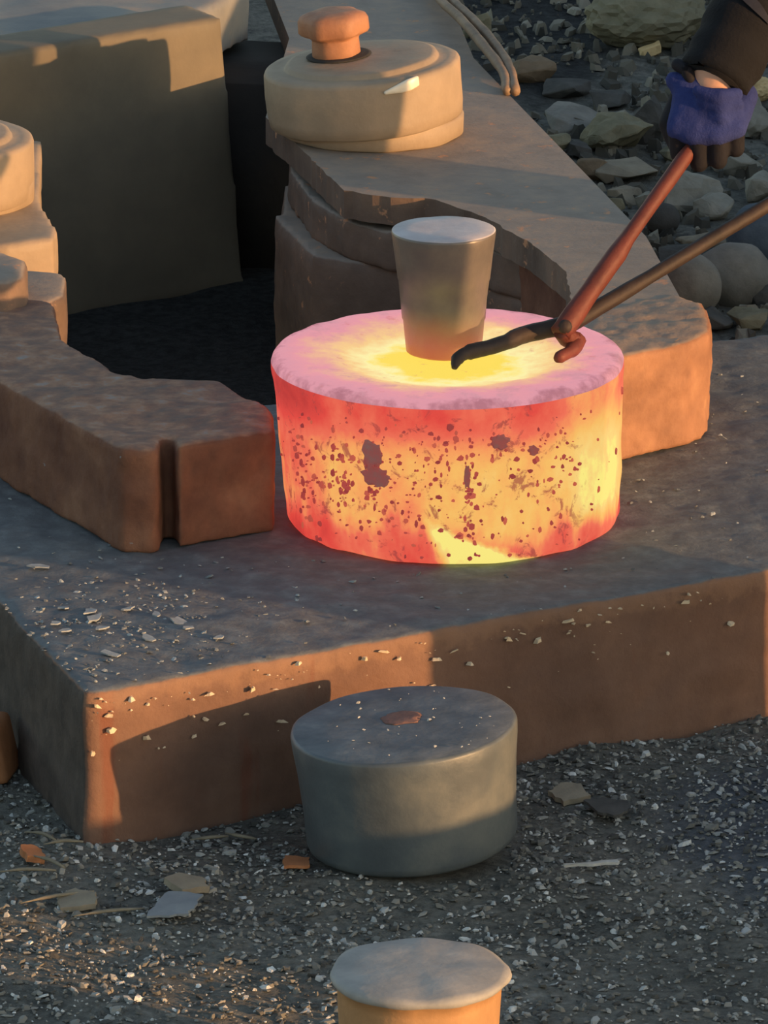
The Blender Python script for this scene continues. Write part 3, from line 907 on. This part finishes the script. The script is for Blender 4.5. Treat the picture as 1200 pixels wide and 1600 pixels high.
def glove(wrist, knuckles, curl, thumb, flare, extra=()):
    """knuckles: four points; curl: offsets of the three finger joints; returns back mesh and finger mesh"""
    gm, fm = bmesh.new(), bmesh.new()
    lo, hi = knuckles[0], knuckles[-1]
    hull(gm, [(wrist + flare[0], 0.020), (wrist + flare[1], 0.020)] + [(k, 0.0165) for k in knuckles] + [(wrist * 0.4 + lo * 0.6, 0.021), (wrist * 0.4 + hi * 0.6, 0.021)])
    for c, r in extra:
        hull(gm, [(wrist + flare[0], 0.016), (c, r), (wrist * 0.5 + lo * 0.5, 0.02)])
    radii = (0.0142, 0.0132, 0.0122, 0.0108)
    for i, k in enumerate(knuckles):
        ln = (1.0, 1.12, 1.05, 0.85)[i]
        pts = [k] + [k + c * ln for c in curl]
        limb(fm, pts, radii)
    limb(fm, thumb, (0.017, 0.0145, 0.0120))
    return gm, fm
kn = [Vector((0.398, 0.172, 0.688)), Vector((0.424, 0.160, 0.682)), Vector((0.450, 0.158, 0.684)), Vector((0.474, 0.166, 0.692))]
curl = [Vector((0.002, 0.004, -0.034)), Vector((0.004, 0.032, -0.042)), Vector((0.006, 0.050, -0.022))]
thumb = [Vector((0.404, 0.212, 0.724)), Vector((0.386, 0.196, 0.690)), Vector((0.396, 0.186, 0.664))]
gm, fm = glove(Wr + Vector((-0.004, -0.006, -0.016)), kn, curl, thumb, (Vector((-0.036, -0.004, 0.006)), Vector((0.040, -0.006, -0.012))),
               [(Vector((0.392, 0.215, 0.748)), 0.012)])
for k in range(4):                       # folds across the back of the glove
    zz = 0.742 - 0.014 * k
    limb(gm, [(0.425 + 0.004 * k, 0.172 - 0.002 * k, zz), (0.450 + 0.003 * k, 0.162 - 0.001 * k, zz - 0.007), (0.478, 0.172 - 0.002 * k, zz - 0.004)], [0.008, 0.0125, 0.008])
o = part('glove', gm, M['glove'], wk)
rough_forged(o, 0.0034, 3, [(0.025, 0.006)])
f_ = link_mesh('glove_fingers', fm, M['glove_palm'], o)
rough_forged(f_, 0.0030, 2, [])
bm = bmesh.new()
limb(bm, [(0.398, 0.215, 0.768), (0.410, 0.205, 0.764), (0.414, 0.200, 0.752)], [0.009, 0.010, 0.008])
cs = link_mesh('cuff_strap', bm, M['glove_palm'], o)
k2 = [Vector((0.612, 0.262, 0.622)), Vector((0.634, 0.252, 0.614)), Vector((0.658, 0.252, 0.612)), Vector((0.680, 0.262, 0.618))]
gm, fm = glove(W2 + Vector((-0.004, -0.006, -0.012)), k2, curl, [Vector((0.625, 0.30, 0.665)), Vector((0.602, 0.292, 0.634)), Vector((0.606, 0.282, 0.606))],
               (Vector((-0.034, -0.004, 0.004)), Vector((0.034, -0.006, -0.014))))
o = part('glove', gm, M['glove'], wk)
rough_forged(o, 0.0040, 3, [(0.025, 0.006)])
f_ = link_mesh('glove_fingers', fm, M['glove_palm'], o)
rough_forged(f_, 0.0036, 2, [])

# ------------------------------------------------------------------ stones behind
STONES = [
    (0.560, 1.820, 0.103, 0.082, 0.091, 'cobble', 'grey', 'smooth round grey cobble leaning upright, largest beside the slab corner'),
    (0.491, 1.729, 0.076, 0.061, 0.085, 'cobble', 'grey', 'round grey cobble half hidden behind the right gripper jaw'),
    (0.616, 2.021, 0.094, 0.075, 0.101, 'cobble', 'blue', 'dark blue-grey boulder at the right edge under the tong handle'),
    (0.520, 2.400, 0.092, 0.073, 0.077, 'angular', 'pale', 'pale grey jagged stone just below the blue glove'),
    (0.553, 2.352, 0.064, 0.052, 0.043, 'angular', 'pale', 'small pale rounded lump leaning on the jagged stone below the glove'),
    (0.565, 2.145, 0.148, 0.118, 0.035, 'angular', 'tan', 'flat pale tan stone slab lying under the lower tong handle'),
    (0.407, 2.824, 0.123, 0.098, 0.062, 'angular', 'olive', 'olive blocky boulder left of the blue glove'),
    (0.332, 2.967, 0.158, 0.126, 0.038, 'angular', 'grey', 'flat wide grey stone behind the gripper arm edge'),
    (0.291, 2.767, 0.067, 0.053, 0.038, 'angular', 'olive', 'olive chunk touching the edge of the right gripper arm'),
    (0.412, 2.642, 0.110, 0.088, 0.030, 'angular', 'tan', 'thin flat stone below the olive blocky boulder'),
    (0.462, 2.897, 0.067, 0.054, 0.080, 'angular', 'dark', 'dark grey stone between olive boulder and blue glove'),
    (0.606, 2.669, 0.083, 0.066, 0.052, 'angular', 'pale', 'crumbly pale stone under the right side of the blue glove'),
    (0.656, 2.908, 0.067, 0.054, 0.092, 'angular', 'pale', 'crumbly pale stone right of the blue glove'),
    (0.636, 2.503, 0.054, 0.043, 0.068, 'angular', 'pale', 'pale stone at the right edge above the tong handle'),
    (0.483, 3.568, 0.224, 0.179, 0.113, 'crumble', 'olive', 'big crumbly earth-grey boulder left of the black sleeve'),
    (0.266, 3.331, 0.087, 0.070, 0.042, 'angular', 'brown', 'brown stone on the dark soil behind the arm'),
    (0.172, 3.643, 0.059, 0.047, 0.062, 'angular', 'olive', 'small wedge stone behind the bent steel rods'),
    (0.486, 3.486, 0.040, 0.032, 0.030, 'angular', 'straw', 'small nugget with sunlight painted into its straw colour left of the glove cuff'),
    (0.407, 2.492, 0.065, 0.052, 0.032, 'angular', 'tan', 'small tan stone near the upper tong handle'),
    (0.357, 2.638, 0.055, 0.044, 0.034, 'angular', 'brown', 'brown stone against the sloping edge of the arm'),
    (0.382, 2.389, 0.048, 0.039, 0.030, 'angular', 'olive', 'little olive stone low beside the arm edge'),
    (0.463, 2.257, 0.059, 0.047, 0.055, 'cobble', 'dark', 'dark rounded stone between the two tong handles'),
    (0.498, 2.071, 0.094, 0.076, 0.030, 'angular', 'dark', 'dark flat stone under the crossing tong handles'),
    (0.521, 1.644, 0.061, 0.049, 0.030, 'angular', 'dark', 'dark angular chunk at the back edge of the slab'),
    (0.578, 1.663, 0.071, 0.057, 0.030, 'angular', 'olive', 'low olive stone at the right edge behind the slab'),
    (0.607, 1.803, 0.041, 0.033, 0.045, 'angular', 'dark', 'dark narrow stone right of the large cobble'),
    (0.328, 3.254, 0.092, 0.074, 0.030, 'angular', 'dark', 'dark stone in the black soil behind the arm'),
    (0.400, 3.157, 0.080, 0.064, 0.031, 'angular', 'dark', 'dark slab-like stone above the olive blocky boulder'),
    (0.665, 3.184, 0.069, 0.055, 0.046, 'crumble', 'straw', 'stone with sunlight painted into its straw colour below the black sleeve'),
    (0.499, 2.773, 0.044, 0.036, 0.037, 'angular', 'olive', 'small olive stone behind the glove fingertips'),
    (0.338, 2.748, 0.044, 0.035, 0.030, 'angular', 'dark', 'small dark stone between olive chunks by the arm'),
    (0.443, 2.440, 0.037, 0.029, 0.030, 'angular', 'pale', 'tiny pale stone next to the upper tong handle'),
]
names = {'cobble': 'cobble', 'angular': 'stone', 'crumble': 'boulder'}
for i, (px, py, sx, sy, sz, kind, colr, label) in enumerate(STONES):
    rnd = random.Random(100 + i)
    if kind == 'cobble' and colr != 'dark':
        sx, sy, sz = sx * 1.22, sy * 1.22, sz * 1.2
    bm = bmesh.new()
    if kind == 'angular':
        pts = []
        for _ in range(15):
            v = Vector((rnd.gauss(0, 1), rnd.gauss(0, 1), rnd.gauss(0, 1))).normalized()
            pts.append(Vector((max(-.8, min(.8, v.x)) * 0.62 * sx, max(-.8, min(.8, v.y)) * 0.62 * sy * 1.2, max(-.75, min(.7, v.z)) * 0.72 * sz)))
        for p in pts: bm.verts.new(p)
        r_ = bmesh.ops.convex_hull(bm, input=bm.verts[:])
        junk = [g for g in r_['geom_interior'] + r_['geom_unused'] if isinstance(g, bmesh.types.BMVert)]
        bmesh.ops.delete(bm, geom=list(set(junk)), context='VERTS')
        bevel(bm, min(sx, sz) * 0.05, 1, 0.15)
        bmesh.ops.triangulate(bm, faces=bm.faces[:])
        for _ in range(2):
            bmesh.ops.subdivide_edges(bm, edges=[e for e in bm.edges if e.calc_length() > 0.016], cuts=1)
            bmesh.ops.triangulate(bm, faces=bm.faces[:])
        jitter(bm, min(sx, sz) * 0.12, 45, i)
        flat = True
    else:
        bmesh.ops.create_icosphere(bm, subdivisions=4, radius=0.5)
        rgh = 0.06 if kind == 'cobble' else 0.14
        for v in bm.verts:
            n_ = v.co.normalized()
            q = 1 + rgh * noise.noise(n_ * 1.8 + Vector((i, 0, 0))) + (0.10 * noise.noise(n_ * 7 + Vector((0, i, 0))) + 0.06 * noise.noise(n_ * 15) if kind == 'crumble' else 0)
            v.co = Vector((n_.x * sx, n_.y * sy, n_.z * sz)) * 0.5 * q
        flat = kind == 'crumble'
    o = link_mesh(names[kind], bm, M['rock_' + colr], None, not flat)
    o.location = (px, py, gh(px, py) + sz * 0.42)
    o.rotation_euler = (0, 0, rnd.uniform(-0.5, 0.5) if kind == 'angular' else 0)
    tag(o, label, 'stone')

# ------------------------------------------------------------------ loose litter in front
def plate_piece(name, label, cat, pts, th, loc, rot, material):
    pts = [(x * 0.8, y * 0.8) for x, y in pts]
    rag = []
    for i, a_ in enumerate(pts):
        b_ = pts[(i + 1) % len(pts)]
        for k in range(4):
            q = k / 4
            w_ = 0.0028 if k else 0.0
            rag.append((a_[0] + (b_[0] - a_[0]) * q + random.uniform(-w_, w_), a_[1] + (b_[1] - a_[1]) * q + random.uniform(-w_, w_)))
    bm = bevel(prism(rag, 0, th * 0.7), th * 0.15, 1, 1.0)
    o = link_mesh(name, bm, material, None, False)
    o.location = loc
    o.rotation_euler = rot
    return tag(o, label, cat)
g0 = lambda x, y, dz=0.006: (x, y, gh(x, y) + dz)
M['offcut'] = simple('blue_grey_offcut', [(0.3, (120, 128, 134)), (0.7, (146, 152, 154))], 20, 0.6)
M['wood'] = simple('dry_splinter', [(0.3, (118, 110, 94)), (0.7, (150, 142, 122))], 30, 0.85)
M['rustbit'] = simple('rust_piece', [(0.3, (150, 98, 64)), (0.7, (184, 126, 86))], 24, 0.8)
plate_piece('steel_offcut', 'flat blue-grey steel offcut lying on the grit left of the dark cylinder', 'offcut',
            [(-0.046, -0.045), (0.018, -0.045), (0.030, -0.015), (0.046, 0.03), (-0.005, 0.052), (-0.018, 0.03)], 0.004, g0(-0.255, -1.02, 0.008), (0.03, -0.03, 0.1), M['offcut'])
plate_piece('white_stick', 'thin white stick on the grit right of the dark cylinder', 'stick',
            [(-0.046, -0.004), (0.040, -0.008), (0.043, 0.006), (-0.044, 0.003)], 0.005, g0(0.258, -0.86, 0.008), (0, 0.02, 0.25), M['chip'])
plate_piece('steel_shard', 'dark curved steel shard on the grit near the slab foot', 'shard',
            [(-0.034, 0.02), (-0.022, -0.028), (0.0, -0.045), (0.025, -0.03), (0.036, 0.012), (0.0, 0.03)], 0.005, g0(0.283, -0.655, 0.010), (0.06, 0.03, 0.2), M['rock_dark'])
plate_piece('rusty_piece', 'small orange-brown chip on the dark grit below the slab corner', 'chip',
            [(-0.016, -0.02), (0.012, -0.025), (0.018, 0.01), (0.006, 0.028), (-0.014, 0.02)], 0.012, g0(-0.438, -0.84), (0.1, 0.2, 0.4), M['rustbit'])
plate_piece('rusty_piece', 'flat rust-brown chip beside the foot of the dark cylinder', 'chip',
            [(-0.022, -0.02), (0.02, -0.014), (0.026, 0.02), (-0.012, 0.026)], 0.006, g0(-0.110, -0.86), (0.05, 0.1, 0.2), M['rustbit'])
plate_piece('grey_lump', 'flat grey stone chip behind the blue-grey offcut', 'stone chip',
            [(-0.03, -0.03), (0.02, -0.035), (0.034, 0.0), (0.01, 0.03), (-0.026, 0.02)], 0.012, g0(-0.245, -0.94, 0.004), (0.1, 0.1, 0.7), M['rock_tan'])
plate_piece('grey_lump', 'grey stone chip left of the blue-grey offcut', 'stone chip',
            [(-0.028, -0.03), (0.026, -0.03), (0.03, 0.01), (0.0, 0.034), (-0.03, 0.012)], 0.010, g0(-0.375, -0.985, 0.004), (0.1, -0.1, 0.1), M['rock_tan'])
plate_piece('grey_lump', 'pale flat stone chip at the slab foot right of the dark cylinder', 'stone chip',
            [(-0.026, -0.03), (0.022, -0.034), (0.03, 0.01), (0.004, 0.03), (-0.028, 0.016)], 0.010, g0(0.235, -0.60, 0.004), (0.1, -0.1, 0.5), M['rock_tan'])
bm = bmesh.new()
for p in ((-0.09, -0.05, 0), (0.03, -0.05, 0), (0.045, 0.03, 0), (-0.09, 0.06, 0), (-0.09, -0.04, 0.075), (0.015, -0.035, 0.075), (0.03, 0.02, 0.08), (-0.09, 0.04, 0.08)): bm.verts.new(p)
bmesh.ops.convex_hull(bm, input=bm.verts[:])
bevel(bm, 0.008, 2)
o = link_mesh('rusty_block', bm, M['rustbit'], None, True)
o.location = g0(-0.512, -0.50, 0.0)
tag(o, 'rust-brown block at the left edge beside the slab', 'block')
for px, py, ln, a, lab in (
        (-0.40, -0.985, 0.10, 0.5, 'longest dry splinter, on the grit left of the blue-grey offcut'), (-0.335, -1.03, 0.09, 0.35, 'dry splinter pointing at the near corner of the blue-grey offcut'),
        (-0.44, -0.90, 0.07, 0.1, 'dry splinter at the left edge below the orange-brown chip'), (-0.415, -0.875, 0.06, -0.8, 'dry splinter touching the orange-brown chip'),
        (-0.40, -0.80, 0.05, 0.2, 'dry splinter just above the orange-brown chip'), (-0.18, -0.74, 0.045, -0.5, 'short splinter at the slab foot, nearest the dark cylinder'),
        (-0.43, -0.76, 0.05, -0.7, 'short splinter in the dark grit under the slab left side'), (-0.22, -0.745, 0.05, 0.3, 'short splinter at the slab foot right of the near corner')):
    bm = tube(bmesh.new(), spline([(-ln / 2, 0, 0), (0, random.uniform(-0.006, 0.006), 0.003), (ln / 2, 0, 0.002)], 3), [0.0010] * 2 + [0.0022] * 3 + [0.0018, 0.0010], 6, 1.4)
    o = link_mesh('wood_splinter', bm, M['wood'])
    o.location = g0(px, py, 0.009)
    o.rotation_euler = (0, 0.04, a)
    tag(o, lab, 'splinter', 'wood splinters by the slab corner')

# flakes of scale on the slab top that can be told apart
M['flake'] = simple('grey_scale_flake', [(0.3, (130, 138, 142)), (0.7, (164, 172, 176))], 40, 0.6)
for i, (px, py, s) in enumerate(((-0.379, -0.451, 0.020), (-0.263, -0.491, 0.022), (-0.348, -0.623, 0.018), (-0.413, -0.438, 0.014), (-0.454, -0.259, 0.018), (-0.292, -0.465, 0.014), (-0.37, -0.478, 0.02),
                                 (-0.405, -0.531, 0.014), (-0.208, -0.558, 0.012), (-0.36, -0.52, 0.016), (-0.30, -0.56, 0.015), (-0.42, -0.50, 0.012), (-0.25, -0.52, 0.014), (-0.33, -0.44, 0.012))):
    pts = []
    k = 7
    for j in range(k):
        a = 2 * math.pi * j / k
        pts.append((math.cos(a) * s * random.uniform(0.35, 1.0), math.sin(a) * s * random.uniform(0.2, 0.6)))
    bm = prism(pts, 0, 0.0018)
    o = link_mesh('scale_flake', bm, M['flake'], None, False)
    o.location = (px, py, 0.2035)
    o.rotation_euler = (random.uniform(-0.12, 0.12), random.uniform(-0.12, 0.12), random.uniform(0, 3.1))
    tag(o, 'thin pale flake among those strewn on the near left corner of the slab', 'flake', 'pale scale flakes on the slab corner')

def on_slab():
    while True:
        px, py = random.uniform(-0.6, 0.75), random.uniform(-0.78, 0.7)
        if random.random() < 0.45:
            px, py = random.gauss(-0.34, 0.09), random.gauss(-0.50, 0.11)
        if inside(SLAB, px, py) and not inside(JAW, px, py) and not inside(PAD, px, py) and not inside(WALL, px, py) and (Vector((px, py)) - Vector((0.085, -0.025))).length > 0.25:
            return (px, py, 0.2015, 1)
flake_stuff('scale_grit', 750, on_slab, lambda k: random.uniform(0.0015, 0.0055), M['slabflake'], None, 0.3)['label'] = 'fine pale scale grit strewn over the slab top'

BLK = (0.036, -0.80)
def front_grit():
    px, py = random.uniform(-0.85, 0.85), -1.75 + 1.65 * random.random() ** 0.8
    if inside(SLAB, px, py) or (px - BLK[0]) ** 2 + (py - BLK[1]) ** 2 < 0.125 ** 2 or (px - 0.04) ** 2 + (py + 1.625) ** 2 < 0.085 ** 2:
        return None
    return (px, py, gh(px, py) + 0.002, 1)
flake_stuff('gravel', 34000, front_grit, lambda k: 0.0020 + 0.0065 * random.random() ** 3.0, M['gravel'], None, 0.42)['label'] = 'grey grit and scale litter covering the ground'
def back_grit():
    px, py = random.uniform(0.05, 1.1), random.uniform(1.0, 4.3)
    if inside(SLAB, px, py) or inside(UP, px, py) or noise.noise(Vector((px * 4, py * 2, 0))) < -0.25:
        return None
    return (px, py, gh(px, py) + 0.004, 1)
flake_stuff('rubble', 5200, back_grit, lambda k: 0.004 + 0.022 * random.random() ** 3, M['rubble'], None, 0.8)['label'] = 'small grey rubble between the stones behind the slab'
